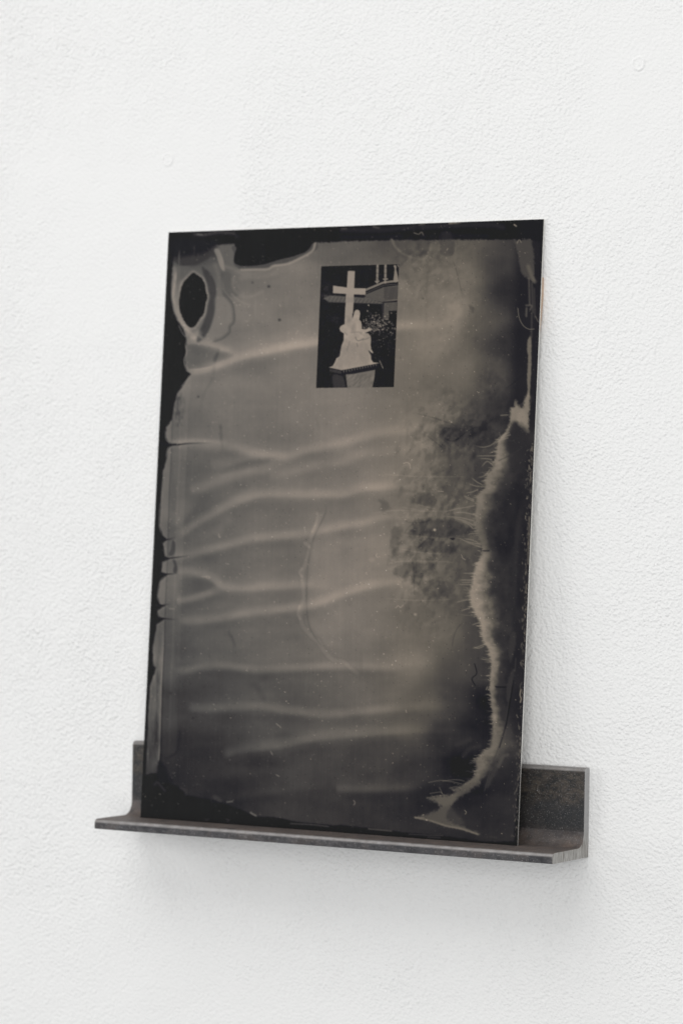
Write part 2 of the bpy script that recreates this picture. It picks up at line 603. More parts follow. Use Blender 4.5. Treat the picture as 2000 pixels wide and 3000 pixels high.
def coating_tones(S_):
    x, y = S_.x, S_.y
    # ---- base tone by smooth interpolation
    num, den = np.zeros_like(x), np.zeros_like(x)
    for a, b, v in FP:
        r2_ = (x - a) ** 2 * 0.8 + (y - b) ** 2 + 900
        wgt = 1 / r2_ ** 1.9
        num += wgt * v
        den += wgt
    base = num / den
    base -= 9 * sm(760, 480, x) * sm(1050, 1250, y) + 7 * sm(800, 560, x) * sm(1150, 950, y)
    base += 5 * np.exp(-(((x - 1080) / 150) ** 2 + ((y - 1700) / 230) ** 2))
    base += 13 * np.exp(-(((x - 1310) / 110) ** 2 + ((y - 900) / 190) ** 2)) + 6 * np.exp(-(((x - 1290) / 120) ** 2 + ((y - 1840) / 90) ** 2))
    base += 11 * np.exp(-(((x - 1390) / 95) ** 2 + ((y - 880) / 210) ** 2))
    base -= 5 * sm(1900, 2250, y)
    base += 9 * (vnoise(x / 160, y / 90, 11, 3) - .5) + 5 * (vnoise(x / 260, y / 26, 12, 2) - .5)
    base += 4 * (vnoise(x / 14, y / 14, 13, 3) - .5) + 15 * (vnoise(x / 85, y / 60, 14, 4) - .5)
    base += 2.2 * (vnoise(x / 2.2, y / 55, 15, 3) - .5)
    # ---- where the emulsion lies
    left = (c1(290, 280, 275, 420, 265, 560, 258, 710, 285, 830, 330, 890, 375, 1010, 378, 1060, 365, 1180, 378, 1268, 410, 1292,
               372, 1350, 305, 1440, 280, 1550, 268, 1640, 222, 1700, 224, 1780, 240, 1815)
            + c3(250, 250, 330, 262, 250, 280, 235, 300, 225, 380, 200, 460, 188, 590, 180, 700, 178, 800, 172, 880, 195, 960, 230, 990,
                 200, 1020, 215, 1120, 250, 1140, 192, 1160, 188, 1240, 235, 1256, 178, 1310, 158, 1430, 180, 1490, 215, 1498,
                 162, 1530, 165, 1580, 215, 1595, 152, 1640, 125, 1800)
            + c5(175, 150, 176, 255, 200, 272, 152, 420, 142, 600, 137, 740, 127, 950, 121, 1100))
    bottom = c5(160, 1085, 215, 1080, 225, 990, 262, 1040, 300, 1150, 390, 1200, 440, 1250, 650, 1290, 850, 1360, 960, 1415, 1100, 1420,
                1300, 1460, 1560, 1485) + c6(40, 1432, 250, 1458, 500, 1488, 800, 1515, 1100, 1560, 1330, 1560)
    right = c6(1330, 1500, 1385, 900, 1400, 300) + c4(1430, 1500, 1450, 800, 1470, 300) + c2(1495, 1500, 1515, 900, 1520, 280)
    top = c2(1440, 262, 1000, 262, 430, 265, 0, 275) + c1(1340, 285, 1000, 292, 700, 300, 600, 300, 560, 330, 330, 330)
    P = np.array(left + bottom + right + top)
    s = (slice(0, x.shape[0]), slice(0, x.shape[1]))
    d, _, _, ins = S_.dist(s, P, True, True)
    sd = np.where(ins, d, -d) + 5.0 * (vnoise(x / 4, y / 4, 22, 2) - .5) * sm(1000, 700, y) + 3.5 * (vnoise(x / 9, y / 9, 21, 3) - .5)
    em = sm(-2.0, 4.0, sd)
    # right hand side has no crisp limit
    em *= 1 - sm(1420, 1500, x + 0.03 * (y - 700)) * sm(2450, 1200, y) * 0.0
    S_.V = 36 + (base - 36) * em
    V = S_.V
    # brighter gathered rim along the left and lower limit
    rim = np.exp(-((sd - 3) / 3.0) ** 2) * (x < 620) * (y < 2200) * (y > 960)
    V += 14 * rim * vnoise(x / 25, y / 25, 5, 2)
    # ---- left strip beside the straight inner line
    inner = c3(268, 0, 258, 400, 245, 600, 232, 1100, 215, 1500, 208, 1829) + c5(250, 300, 243, 500, 232, 900, 226, 985)
    inner2 = np.array(c1(325, 330, 310, 800, 290, 1400) + inner)
    xl = np.interp(y, [p[1] for p in inner2[np.argsort(inner2[:, 1])]], [p[0] for p in inner2[np.argsort(inner2[:, 1])]])
    on = sm(1.2, -1.2, x - xl) * em
    low = sm(1800, 2000, y) * sm(2290, 2215, y)
    V += on * (8 + 30 * low * (-.15 + 1.3 * vnoise(x / 9, y / 45, 6, 3))) * sm(1150, 1300, y)
    V -= np.exp(-((x - xl - 2) / 2.2) ** 2) * 14 * em * sm(1150, 1260, y)
    V += np.exp(-((x - xl + 2.0) / 1.8) ** 2) * 22 * em * low
    V -= np.exp(-((x - xl + 13) / 5) ** 2) * 20 * em * sm(1830, 1900, y) * sm(2250, 2150, y) * vnoise(x / 10, y / 40, 8, 2) * 1.6
    for off, am in ((47, 7), (30, 5), (23, -6)):
        V += am * sm(2.5, -2.5, x - xl - off) * em * sm(960, 1200, y) * sm(2300, 2100, y)
    # dark little cells between the lines
    for q in (c3(272, 1000, 292, 1010, 296, 1070, 280, 1110, 245, 1108, 262, 1060), c3(275, 1150, 298, 1152, 312, 1215, 300, 1250, 278, 1235, 285, 1190)):
        S_.poly(q, 66, .85, 2.5)
    S_.poly(c3(262, 400, 290, 560, 300, 700, 280, 780, 260, 700), 80, .35, 6)
    # ---- top left corner: oval hole, rims, tide marks
    S_.poly(c1(330, 335, 560, 330, 600, 300, 630, 420, 480, 470, 330, 470, 270, 430, 300, 380), 54, .8, 9, 3)
    S_.poly(c1(270, 260, 595, 270, 585, 320, 500, 370, 400, 390, 310, 400, 260, 400), 40, 1, 10, 5)
    S_.poly(c1(330, 470, 420, 470, 500, 440, 590, 390, 640, 440, 640, 560, 560, 500, 480, 500, 400, 520, 340, 560, 300, 600, 280, 500), 88, .7, 6, 3)
    S_.poly(c1(590, 340, 630, 338, 660, 420, 670, 500, 640, 480, 612, 400), 132, .75, 3)
    S_.poly(c1(630, 310, 780, 302, 745, 360, 735, 430, 770, 490, 690, 500, 665, 420), 92, .75, 3)
    S_.poly(c1(500, 470, 560, 520, 600, 600, 605, 700, 590, 850, 540, 980, 470, 1050, 460, 1000, 520, 860, 545, 700, 530, 600, 505, 520), 60, .8, 4)
    S_.poly(c1(600, 700, 700, 720, 740, 800, 745, 880, 715, 930, 700, 980, 620, 1040, 520, 1040, 560, 940, 595, 820), 118, .5, 5)
    S_.stroke(c1(655, 530, 650, 600, 660, 660, 700, 710, 735, 760, 748, 850, 742, 900, 716, 930, 710, 975, 660, 1020, 600, 1045), 2.2, 72, .55, low=7)
    S_.poly(c1(655, 520, 720, 520, 740, 600, 790, 680, 720, 700, 670, 650), 80, .5, 5)
    S_.stroke(c1(735, 560, 735, 620, 760, 660, 820, 700, 900, 690, 960, 660), 5, 128, .35)
    S_.stroke(c1(725, 680, 780, 730, 860, 765), 3, 132, .4)
    S_.stroke(c1(800, 560, 830, 545, 960, 545, 1060, 520), 8, 130, .3)
    S_.stroke(c1(600, 460, 625, 540, 640, 600, 640, 660), 7, 112, .4)
    S_.stroke(c1(270, 430, 290, 490, 285, 600, 285, 700, 300, 800, 330, 880, 400, 970, 440, 1010), 6.5, 140, .65, taper=(.2, .0))
    oval = c1(430, 515, 465, 535, 500, 562, 522, 610, 528, 660, 540, 700, 525, 760, 512, 830, 480, 870, 450, 920, 420, 937, 388, 925,
              350, 865, 325, 800, 321, 740, 330, 670, 350, 600, 385, 555)
    S_.stroke(oval + oval[:1], 6, 138, .6)
    S_.stroke(c1(345, 600, 330, 680, 318, 760, 330, 840, 370, 910), 8, 136, .45)
    S_.stroke(c1(395, 930, 400, 980, 430, 1000, 470, 980), 9, 136, .5)
    for p, w_, v in ((c1(300, 500, 290, 600, 275, 680, 290, 780), 2, 150), (c1(285, 560, 300, 620, 290, 700, 268, 710), 2, 112), (c1(300, 860, 340, 900, 390, 960, 385, 1010), 3, 150),
                     (c1(315, 910, 350, 980, 380, 1015), 1.5, 128), (c1(360, 570, 400, 545, 440, 505), 2, 136), (c1(505, 565, 530, 640, 545, 690), 2, 128),
                     (c1(440, 930, 470, 900, 510, 840), 3, 120), (c1(360, 960, 420, 1000, 460, 990, 520, 1030), 4, 118), (c1(270, 430, 330, 470, 420, 470), 3, 92),
                     (c1(320, 340, 322, 560, 305, 820), 1.6, 104)):
        S_.stroke(p, w_, v, .6, .9, taper=(.15, .15))
    S_.poly(oval, 36, 1, 1.3, 1.6, .5)
    # black run at the top and its skirt
    S_.poly(c1(770, 300, 742, 370, 740, 450, 800, 492, 900, 492, 1000, 490, 1045, 462, 1150, 447, 1250, 402, 1370, 342, 1375, 288, 1300, 280), 74, .9, 2)
    S_.stroke(c1(800, 494, 900, 492, 1000, 488, 1045, 464, 1150, 448, 1250, 404, 1340, 350, 1362, 290), 3.5, 140, .75)
    S_.stroke(c1(680, 470, 740, 490, 800, 518, 900, 520, 980, 505), 5, 120, .4)
    S_.poly(c1(795, 285, 760, 335, 742, 400, 746, 440, 775, 460, 830, 467, 960, 455, 1080, 420, 1200, 390, 1300, 350, 1335, 300, 1330, 270), 37, 1, 1.4, 1.)
    # ---- ridges of emulsion running across
    rid = [
        (c1(390, 1020, 450, 1045, 600, 1085, 700, 1120, 800, 1150), 8, 24, 7),
        (c1(378, 1268, 480, 1272, 580, 1240, 700, 1200, 800, 1165, 950, 1130, 1100, 1100, 1250, 1072, 1380, 1052)
         + c2(80, 1000, 430, 935, 600, 922, 760, 905, 1000, 880), 10, 27, 7),
        (c3(290, 280, 400, 262, 550, 270, 700, 275, 850, 315, 1000, 345, 1150, 350, 1300, 305, 1560, 255) + c4(150, 210, 350, 165, 600, 130, 800, 100), 9, 19, 9),
        (c3(255, 245, 420, 238, 600, 242, 720, 255), 5, 14, 4),
        (c3(560, 430, 750, 380, 900, 345, 1050, 340), 9, 8, 9),
        (c3(400, 612, 520, 580, 650, 530, 800, 480, 1000, 440, 1100, 400, 1250, 360), 10, 13, 10),
        (c3(1000, 520, 1200, 470, 1400, 420, 1568, 400) + c4(150, 340, 320, 320, 550, 300, 800, 300), 9, 9, 9),
        (c3(300, 985, 360, 940, 450, 868, 600, 785, 750, 712, 900, 660, 1050, 645, 1300, 650, 1568, 648) + c4(150, 605, 300, 590, 500, 575, 750, 560, 950, 540), 10, 21, 7),
        (c3(600, 960, 660, 880, 760, 800), 10, 7, 10),
        (c3(310, 900, 350, 800, 420, 700, 520, 610), 11, 9, 11),
        (c3(250, 1128, 400, 1105, 600, 1060, 800, 1005, 950, 978, 1300, 945, 1568, 888) + c4(150, 868, 300, 825, 500, 806, 750, 815, 950, 830), 9, 21, 8),
        (c3(300, 1240, 400, 1235, 500, 1260, 580, 1290, 640, 1340, 720, 1362, 900, 1365, 1250, 1345, 1450, 1350, 1568, 1392), 9, 20, 7),
        (c3(300, 1465, 400, 1445, 500, 1420, 620, 1380, 700, 1362), 7, 19, 7),
        (c3(300, 1605, 400, 1615, 500, 1610, 700, 1580, 900, 1550, 1100, 1525, 1300, 1500, 1450, 1455, 1568, 1410) + c4(200, 1350, 400, 1320, 560, 1330, 800, 1350, 1000, 1380), 9, 20, 8),
        (c3(900, 1330, 1200, 1320, 1450, 1335), 9, 6, 9),
        (c5(330, 300, 450, 290, 550, 264, 700, 257, 850, 270, 1000, 285, 1200, 275, 1500, 262, 1700, 262, 1900, 270, 2300, 275), 7, 20, 9),
        (c5(420, 580, 600, 588, 800, 580, 1000, 575, 1200, 600, 1500, 632) + c6(300, 580, 600, 560, 820, 545, 1000, 545), 9, 20, 8),
        (c5(700, 950, 850, 905, 1050, 885, 1200, 862, 1350, 828, 1568, 800) + c6(200, 757, 450, 738, 780, 730, 1050, 740), 12, 22, 7),
        (c6(0, 1165, 400, 1160, 700, 1140), 8, 16, 8),
        (c6(200, 240, 500, 230, 760, 225), 14, 7, 12),
        (c5(600, 1290, 900, 1250, 1300, 1190, 1568, 1160), 8, 6, 8),
    ]
    for p, ww, am, lo in rid:
        V0 = V.copy()
        S_.stroke(p, ww * 1.55, am * .66, 1, .95, add=True, low=lo * 1.3, taper=(.03, .38))
        S_.stroke(p, ww * 3.4, am * .34, 1, 1, add=True, low=ww * 1.7, taper=(.10, .35))
        q = [(a, b + ww * 2.6) for a, b in p]
        S_.stroke(q, ww * 2.0, -am * .20, 1, 1, add=True, taper=(.15, .45))
        V[:] = V0 + (V - V0) * (.72 + .56 * vnoise(x / 70, y / 40, 300 + int(p[0][1]), 2))
    S_.poly(c3(400, 660, 560, 620, 760, 560, 860, 580, 700, 680, 560, 780, 430, 860, 350, 880, 420, 760), -9, 1, 14, add=True)
    S_.poly(c3(640, 480, 800, 400, 1000, 360, 1080, 372, 900, 430, 760, 470), -8, 1, 8, add=True)
    S_.poly(c3(330, 1300, 500, 1290, 600, 1340, 480, 1400, 340, 1430), -7, 1, 6, add=True)
    S_.poly(c1(640, 1115, 740, 1150, 600, 1200, 590, 1160), -14, 1, 5, add=True)
    S_.poly(c1(385, 1070, 600, 1090, 630, 1120, 585, 1220, 480, 1250, 390, 1250), -16, .9, 4, add=True)
    # thin black inlets
    for p, ww in ((c3(165, 255, 280, 267, 400, 255, 620, 250), 2.4), (c3(190, 985, 240, 990, 310, 968), 2.4), (c3(190, 1138, 300, 1128, 440, 1108), 2.2),
                  (c3(180, 1258, 330, 1250), 2.4), (c3(160, 1496, 270, 1484), 2.4), (c3(165, 1592, 260, 1600, 320, 1606), 2.4), (c5(165, 278, 205, 270), 2.2)):
        S_.stroke(p, ww, 42, .9, .6, taper=(0, .8))
    # fine light line where the film curls at its limit, and a ragged dark patch below the notch
    for p, w_, v, a_ in ((c1(378, 1020, 374, 1080, 380, 1130, 362, 1180, 368, 1230, 380, 1268), 1.6, 132, .7), (c1(415, 1290, 372, 1350, 330, 1400), 1.8, 120, .6),
                         (c1(222, 1700, 222, 1780, 245, 1815) + c3(260, 252, 330, 250), 1.8, 116, .6), (c3(320, 268, 250, 285, 232, 310, 224, 380), 1.8, 116, .5),
                         (c3(178, 700, 172, 880, 198, 965), 1.6, 118, .5), (c3(235, 1256, 180, 1310, 160, 1430, 182, 1490), 1.8, 112, .5), (c3(162, 1530, 166, 1580), 1.8, 110, .5),
                         (c1(440, 290, 436, 420), 1.4, 70, .5), (c1(325, 330, 322, 480), 1.6, 80, .6), (c1(380, 1260, 480, 1254, 590, 1232), 2.2, 146, .6)):
        S_.stroke(p, w_, v, a_, .9, taper=(.2, .2))
    rag = np.exp(-((x - 522) / 16) ** 2) * sm(1135, 1165, y) * sm(1290, 1200, y) * em
    V -= rag * 34 * np.clip(vnoise(x / 5, y / 11, 23, 3) * 1.7 - .45, 0, 1)
    V += em * 3.5 * (vnoise(x / 4.5 + y * .004, y / 320, 24, 3) - .5) * sm(900, 700, np.abs(x - 700) + 0 * y)
    # other tide marks, down the sheet
    for p, ww, am in ((c1(630, 1080, 600, 1200, 575, 1330, 520, 1430, 480, 1580), 3, -9), (c1(570, 1270, 590, 1240), 3, -8),
                      (c1(635, 1660, 640, 1829), 3, -12), (c3(640, 90, 650, 200, 655, 330), 3, -12), (c3(570, 120, 590, 95, 635, 90), 2, 10), (c3(565, 120, 590, 190), 2, 8),
                      (c3(690, 1660, 730, 1750, 760, 1829), 3.5, -10), (c5(740, 0, 790, 60, 800, 140), 3.5, -8), (c5(930, 380, 990, 450, 1040, 560), 7, -9),
                      (c3(1370, 40, 1380, 100, 1400, 160), 3, -5), (c1(910, 700, 905, 800, 915, 880), 3, 5), (c1(1150, 680, 1140, 800), 4, 5),
                      (c5(355, 0, 360, 300, 350, 700), 3, -6), (c5(390, 700, 365, 900, 300, 960, 250, 970), 3, -9)):
        S_.stroke(p, ww * 1.3, am * .62, 1, 1, add=True, taper=(.2, .25))
    # long drip in the middle
    drip = c3(1410, 780, 1400, 830, 1370, 900, 1335, 970, 1322, 1060, 1290, 1170, 1266, 1250, 1270, 1340, 1278, 1430, 1255, 1520, 1258, 1620, 1300, 1695, 1375, 1765) \
        + c5(1440, 70, 1475, 130, 1520, 190, 1560, 215) + c6(60, 220, 130, 280, 185, 322)
    S_.stroke(drip, 9.0, -6, 1, .6, add=True, taper=(.02, .02))
    S_.stroke(drip, 6.5, 12, 1, .7, add=True, taper=(.02, .02))
    for p in (c3(1380, 790, 1375, 850, 1340, 930), c3(1300, 1020, 1285, 1020, 1320, 1050), c3(1262, 1215, 1245, 1245, 1262, 1275), c3(1245, 1500, 1232, 1560, 1250, 1600)):
        S_.stroke(p, 4, 12, 1, .6, add=True)
    S_.stroke(c3(1440, 700, 1450, 760, 1425, 830, 1360, 960, 1320, 1110, 1302, 1300, 1300, 1480, 1310, 1610, 1345, 1710, 1430, 1829), 2.6, -9, 1, .8, add=True, taper=(.1, .05))
    S_.poly(c3(1340, 1000, 1568, 900, 1568, 1829, 1440, 1800, 1330, 1650, 1315, 1400) , 4, 1, 8, add=True, curve=False)
    # rings under the top edge at the right
    S_.stroke(c2(380, 262, 410, 320, 470, 370, 560, 405, 620, 412, 660, 380, 680, 300), 4, 112, .5)
    S_.poly(c2(420, 268, 430, 330, 500, 380, 600, 400, 650, 370, 680, 280), 68, .4, 6, 3)
    S_.poly(c2(745, 262, 760, 210, 800, 195, 835, 220, 860, 300, 850, 390, 760, 390, 745, 330), 62, .45, 5, 3)
    S_.stroke(c2(742, 300, 745, 370, 780, 393, 850, 388, 875, 310), 2.2, 100, .5)
    S_.stroke(c2(550, 212, 585, 222, 608, 207, 622, 230), 1.4, 120, .8)
    # smears in the top margin
    for p, ww, v, a in ((c1(440, 222, 510, 228, 620, 208, 740, 214), 5, 76, .55), (c1(460, 222, 500, 226), 1.8, 120, .6), (c1(740, 215, 775, 245), 4, 60, .5),
                        (c2(240, 165, 280, 175), 3, 100, .6), (c2(590, 150, 630, 143), 2.4, 120, .7), (c2(820, 140, 870, 135), 3, 150, .8),
                        (c2(880, 138, 910, 130), 2.4, 120, .7), (c2(0, 182, 30, 180), 3, 110, .6), (c2(1318, 150, 1332, 160), 2.2, 170, .8),
                        (c2(0, 190, 300, 190, 600, 165, 1100, 150, 1230, 170), 8, 54, .6), (c2(0, 245, 500, 240, 1100, 235), 6, 46, .5)):
        S_.stroke(p, ww, v, a, .9)
    # ---- right side: leaf-like mottling in the emulsion
    r = np.random.default_rng(42)
    zones = [(1190, 760, 150, 110, 260, .10), (1330, 900, 110, 160, 90, .05), (1330, 1270, 130, 90, 230, .15), (1240, 1420, 110, 60, 130, .12),
             (1230, 1600, 130, 110, 330, .15), (1330, 1480, 80, 120, 150, .13), (1270, 1720, 110, 60, 130, .13), (1250, 1800, 120, 70, 90, .08),
             (1200, 1690, 50, 25, 60, .16), (1440, 1150, 60, 120, 80, .10)]
    for zx, zy, sx, sy, cnt, al in zones:
        for _ in range(int(cnt * .62)):
            a, b = zx + r.normal() * sx * .55, zy + r.normal() * sy * .55
            if a < 1130 + 130 * r.random() ** 2 or (a < 1185 and b < 1140):
                continue
            ang, ln, wd_ = r.normal(2.1, .7), r.uniform(8, 24), r.uniform(4, 9)
            dx, dy = math.cos(ang) * ln, math.sin(ang) * ln
            bx, by = -dy / ln * wd_, dx / ln * wd_
            S_.poly([(a - dx, b - dy), (a + bx, b + by), (a + dx, b + dy), (a - bx, b - by)], 1 + al * (r.uniform(.15, .4) if r.random() < .4 else -r.uniform(.2, .52)), 1, 4.5, 3.0, .15, mult=True, seed=int(r.integers(1, 9)))
    for q, v in ((c4(520, 700, 570, 645, 700, 650, 720, 730, 600, 740), .82), (c4(560, 860, 800, 830, 980, 900, 970, 950, 720, 990, 560, 960), .74),
                 (c4(380, 940, 420, 890, 470, 930, 430, 1010, 420, 1100, 390, 1120, 375, 1020), .82), (c4(560, 1000, 850, 1020, 830, 1090, 620, 1090), .80),
                 (c4(420, 1200, 540, 1170, 700, 1190, 640, 1250, 560, 1330, 500, 1280, 400, 1270), .80), (c4(600, 1310, 780, 1300, 850, 1400, 680, 1440, 600, 1400), .84),
                 (c4(290, 690, 350, 700, 355, 760, 310, 770), .85), (c2(760, 1720, 1000, 1640, 1150, 1700, 1100, 1829, 800, 1810), .88),
                 (c4(780, 150, 1100, 120, 1180, 260, 960, 300, 800, 210), .85), (c2(960, 760, 1010, 790, 1000, 830), .8)):
        S_.poly(q, v + (1 - v) * .12, 1, 6, 9, .09, mult=True)
    zone = np.zeros_like(V)
    for zx, zy, sx, sy, cnt, al in zones:
        zone = np.maximum(zone, np.exp(-(((x - zx) / sx / 1.1) ** 2 + ((y - zy) / sy / 1.1) ** 2)) * (al / .15) * np.minimum(1, cnt / 150))
    zone *= sm(1110, 1200, x)
    wx, wy = x + 14 * vnoise(x / 22, y / 22, 81, 3), y + 14 * vnoise(x / 22, y / 22, 82, 3)
    mott = vnoise(wx / 13 + wy / 40, wy / 17, 83, 4) - .5
    V *= 1 + zone * np.clip(mott * .8, -.12, .07)
    for p in (c4(480, 850, 540, 865, 620, 860, 700, 840), c4(560, 860, 560, 820), c4(470, 960, 510, 900, 560, 865), c4(560, 1080, 680, 960), c4(640, 190, 720, 250, 780, 300),
              c4(760, 200, 850, 240, 950, 170, 1050, 120), c4(550, 1160, 555, 1440), c4(540, 20, 700, 60, 900, 130), c2(840, 400, 880, 520, 920, 700),
              c2(1250, 1410, 1390, 1300, 1480, 1240), c4(840, 1829, 870, 1700, 930, 1620)):
        S_.stroke(p, 2.0, -11, 1, .9, add=True, taper=(.2, .2))
    for p in (c4(200, 795, 400, 770, 600, 775, 800, 775), c4(280, 490, 600, 510, 960, 512), c4(440, 740, 600, 770), c4(440, 950, 600, 970, 820, 988),
              c4(420, 1060, 600, 1090, 780, 1105), c4(320, 1190, 450, 1160, 700, 1160, 880, 1170), c4(300, 1440, 600, 1460, 860, 1450), c4(560, 720, 720, 760)):
        S_.stroke(p, 1.6, 10, 1, .9, add=True, taper=(.2, .1))
    # ---- the pale feathered band down the right
    # left limit and width as the sheet is read downwards
    E_ = [(990, 1542, 8), (1010, 1541, 12), (1060, 1546, 10), (1150, 1544, 8), (1165, 1543, 10)]
    tb = (c2(1425, 1420, 1395, 1500, 1345, 1530, 1290, 1560, 1285, 1640) + c4(1282, 90, 1250, 165, 1190, 230, 1180, 290, 1170, 350, 1150, 440, 1090, 520, 1085, 600,
          1020, 660, 1025, 720, 1010, 800, 1015, 900, 1030, 960, 1060, 1020, 1072, 1090, 1050, 1140, 1015, 1200, 995, 1260, 985, 1340, 962, 1400, 975, 1490,
          1010, 1560, 1045, 1630, 1062, 1710) + c6(1085, 60, 1130, 130, 1150, 240, 1142, 400, 1152, 540, 1165, 640, 1155, 760, 1135, 860, 1060, 915,
          1025, 960, 1042, 1010, 1020, 1085, 940, 1140))
    wd_tab = [(1140, 6), (1185, 40), (1215, 52), (1240, 60), (1262, 24), (1300, 30), (1340, 46), (1400, 52), (1440, 46), (1500, 44), (1560, 34), (1590, 28), (1612, 26),
              (1640, 38), (1680, 54), (1740, 66), (1800, 62), (1850, 48), (1900, 36), (1980, 26), (2050, 24), (2110, 34), (2170, 70), (2210, 78), (2250, 66), (2290, 46), (2310, 30)]
    ty = np.array([p[1] for p in tb])
    tx = np.array([p[0] for p in tb])
    o_ = np.argsort(ty)
    ty, tx = ty[o_], tx[o_]
    yw = y + 2.5 * (vnoise(x / 30, y / 30, 61, 2) - .5)
    ex = np.interp(yw, ty, tx)
    sp = vnoise(np.full_like(x, .5) + x / 90, y / 2.6 + x / 40, 62, 2)
    spk = np.clip((sp - .50) * 2.2, 0, 1) ** 1.5
    ex2 = ex - 20 * spk * sm(1235, 1300, y) * sm(2330, 2200, y) - 2.5 * (vnoise(x / 4, y / 2.2, 63, 2) - .5)
    wt = np.interp(yw, [a for a, _ in wd_tab], [b for _, b in wd_tab]) * (.55 + .50 * vnoise(x / 40, y / 36, 64, 3))
    t = (x - ex2) / np.maximum(wt, 1)
    tr = (x - ex) / np.maximum(wt, 1)
    core = sm(-.04, .16 + 3 / wt, t) * (1 - sm(.30, 1.35, tr + .6 * (vnoise(x / 16, y / 12, 65, 4) - .5)))
    core *= sm(1138, 1150, y) * sm(2318, 2290, y)
    fade = np.interp(y, [1140, 1250, 1400, 1500, 1590, 1650, 1800, 1950, 2050, 2150, 2250, 2310], [126, 132, 118, 116, 98, 136, 138, 126, 114, 108, 108, 98])
    tone = fade - 4 + 16 * (vnoise(x / 18, y / 7, 66, 3) - .5)
    # everything beyond the band falls to the bare black sheet
    bare = sm(.7, 1.7, tr + .4 * (vnoise(x / 20, y / 20, 68, 3) - .5)) * sm(1250, 1330, y) * sm(2330, 2250, y)
    V += bare * (41 + 10 * vnoise(x / 22, y / 40, 67, 3) - V)
    smoke = sm(.1, .6, tr) * (1 - sm(.9, 3.0, tr + 1.3 * (vnoise(x / 24, y / 24, 69, 4) - .5))) * sm(1180, 1260, y) * sm(2330, 2200, y)
    V += smoke * .36 * np.clip(84 + 22 * (vnoise(x / 13, y / 15, 70, 3) - .5) - V, 0, 60)
    V += core * np.clip(tone - V, -10, 200)
    upb = sm(1500, 1540, x + .042 * (y - 700) + 8) * sm(1300, 1240, y)
    V += upb * (40 - V) * .8
    # narrow upper run of the band, with its jagged outer side
    S_.poly(c2(1430, 1012, 1448, 1020, 1450, 1150, 1446, 1300, 1436, 1450, 1424, 1480, 1418, 1300, 1424, 1180, 1416, 1080), 116, .8, 2.5, 1.5)
    S_.poly(c2(1425, 1440, 1436, 1500, 1430, 1640, 1424, 1740, 1380, 1720, 1340, 1660, 1300, 1690, 1270, 1730, 1286, 1640, 1290, 1555, 1320, 1545, 1328, 1490, 1352, 1540, 1385, 1550, 1400, 1480), 130, .85, 5, 4)
    S_.poly(c4(1290, 110, 1340, 90, 1420, 150, 1410, 400, 1300, 480, 1270, 300), 50, .7, 8, 5)
    S_.poly(c4(1350, 20, 1400, 10, 1415, 120, 1380, 130, 1340, 90), 132, .5, 6, 4)
    # grey smear at the top right
    S_.poly(c2(1305, 258, 1345, 275, 1435, 262, 1462, 330, 1476, 540, 1478, 600, 1440, 570, 1380, 530, 1350, 400, 1330, 310), 80, .75, 4, 4)
    S_.stroke(c2(1425, 470, 1450, 540, 1470, 580), 6, 108, .5)
    for p, v, a in ((c2(1430, 560, 1436, 760), 92, .6), (c2(1452, 600, 1460, 820), 84, .5), (c2(1470, 640, 1476, 860), 78, .45), (c2(1410, 768, 1450, 770, 1440, 800), 96, .6),
                    (c2(1412, 790, 1410, 850), 92, .7), (c2(1452, 830, 1450, 1010), 78, .5)):
        S_.stroke(p, 3, v, a)
    S_.stroke(c2(1345, 790, 1355, 860, 1385, 920, 1430, 950, 1470, 948), 1.3, 104, .8)
    S_.stroke(c2(1480, 850, 1500, 890, 1515, 895), 1.3, 100, .7)
    # hooks at the foot of the band
    S_.poly(c6(1040, 1080, 940, 1140, 860, 1165, 900, 1190, 860, 1215, 740, 1225, 680, 1234, 760, 1262, 785, 1300, 770, 1325, 690, 1355, 596, 1380, 700, 1402, 800, 1440,
               930, 1462, 1060, 1508, 1072, 1500, 960, 1448, 880, 1420, 820, 1380, 850, 1310, 900, 1240, 1000, 1180, 1080, 1120), 92, .8, 6, 6, curve=False)
    S_.stroke(c6(596, 1380, 700, 1400, 820, 1440, 940, 1465, 1060, 1505), 3.5, 118, .75, low=2.0)
    S_.poly(c6(690, 1240, 800, 1215, 900, 1200, 880, 1260, 800, 1300, 790, 1290), 104, .4, 6, 5)
    S_.poly(c6(640, 1375, 760, 1330, 860, 1300, 900, 1350, 960, 1430, 800, 1420), 78, .5, 9, 3)
    for p in (c6(695, 1118, 780, 1104, 860, 1112, 940, 1130), c6(800, 1108, 900, 1098, 960, 1108), c6(705, 1200, 780, 1190, 800, 1205), c6(775, 1155, 795, 1200),
              c6(680, 1234, 760, 1218, 830, 1212), c6(850, 1160, 900, 1150, 940, 1165), c6(596, 1380, 660, 1378)):
        S_.stroke(p, 1.3, 118, .45, .9)
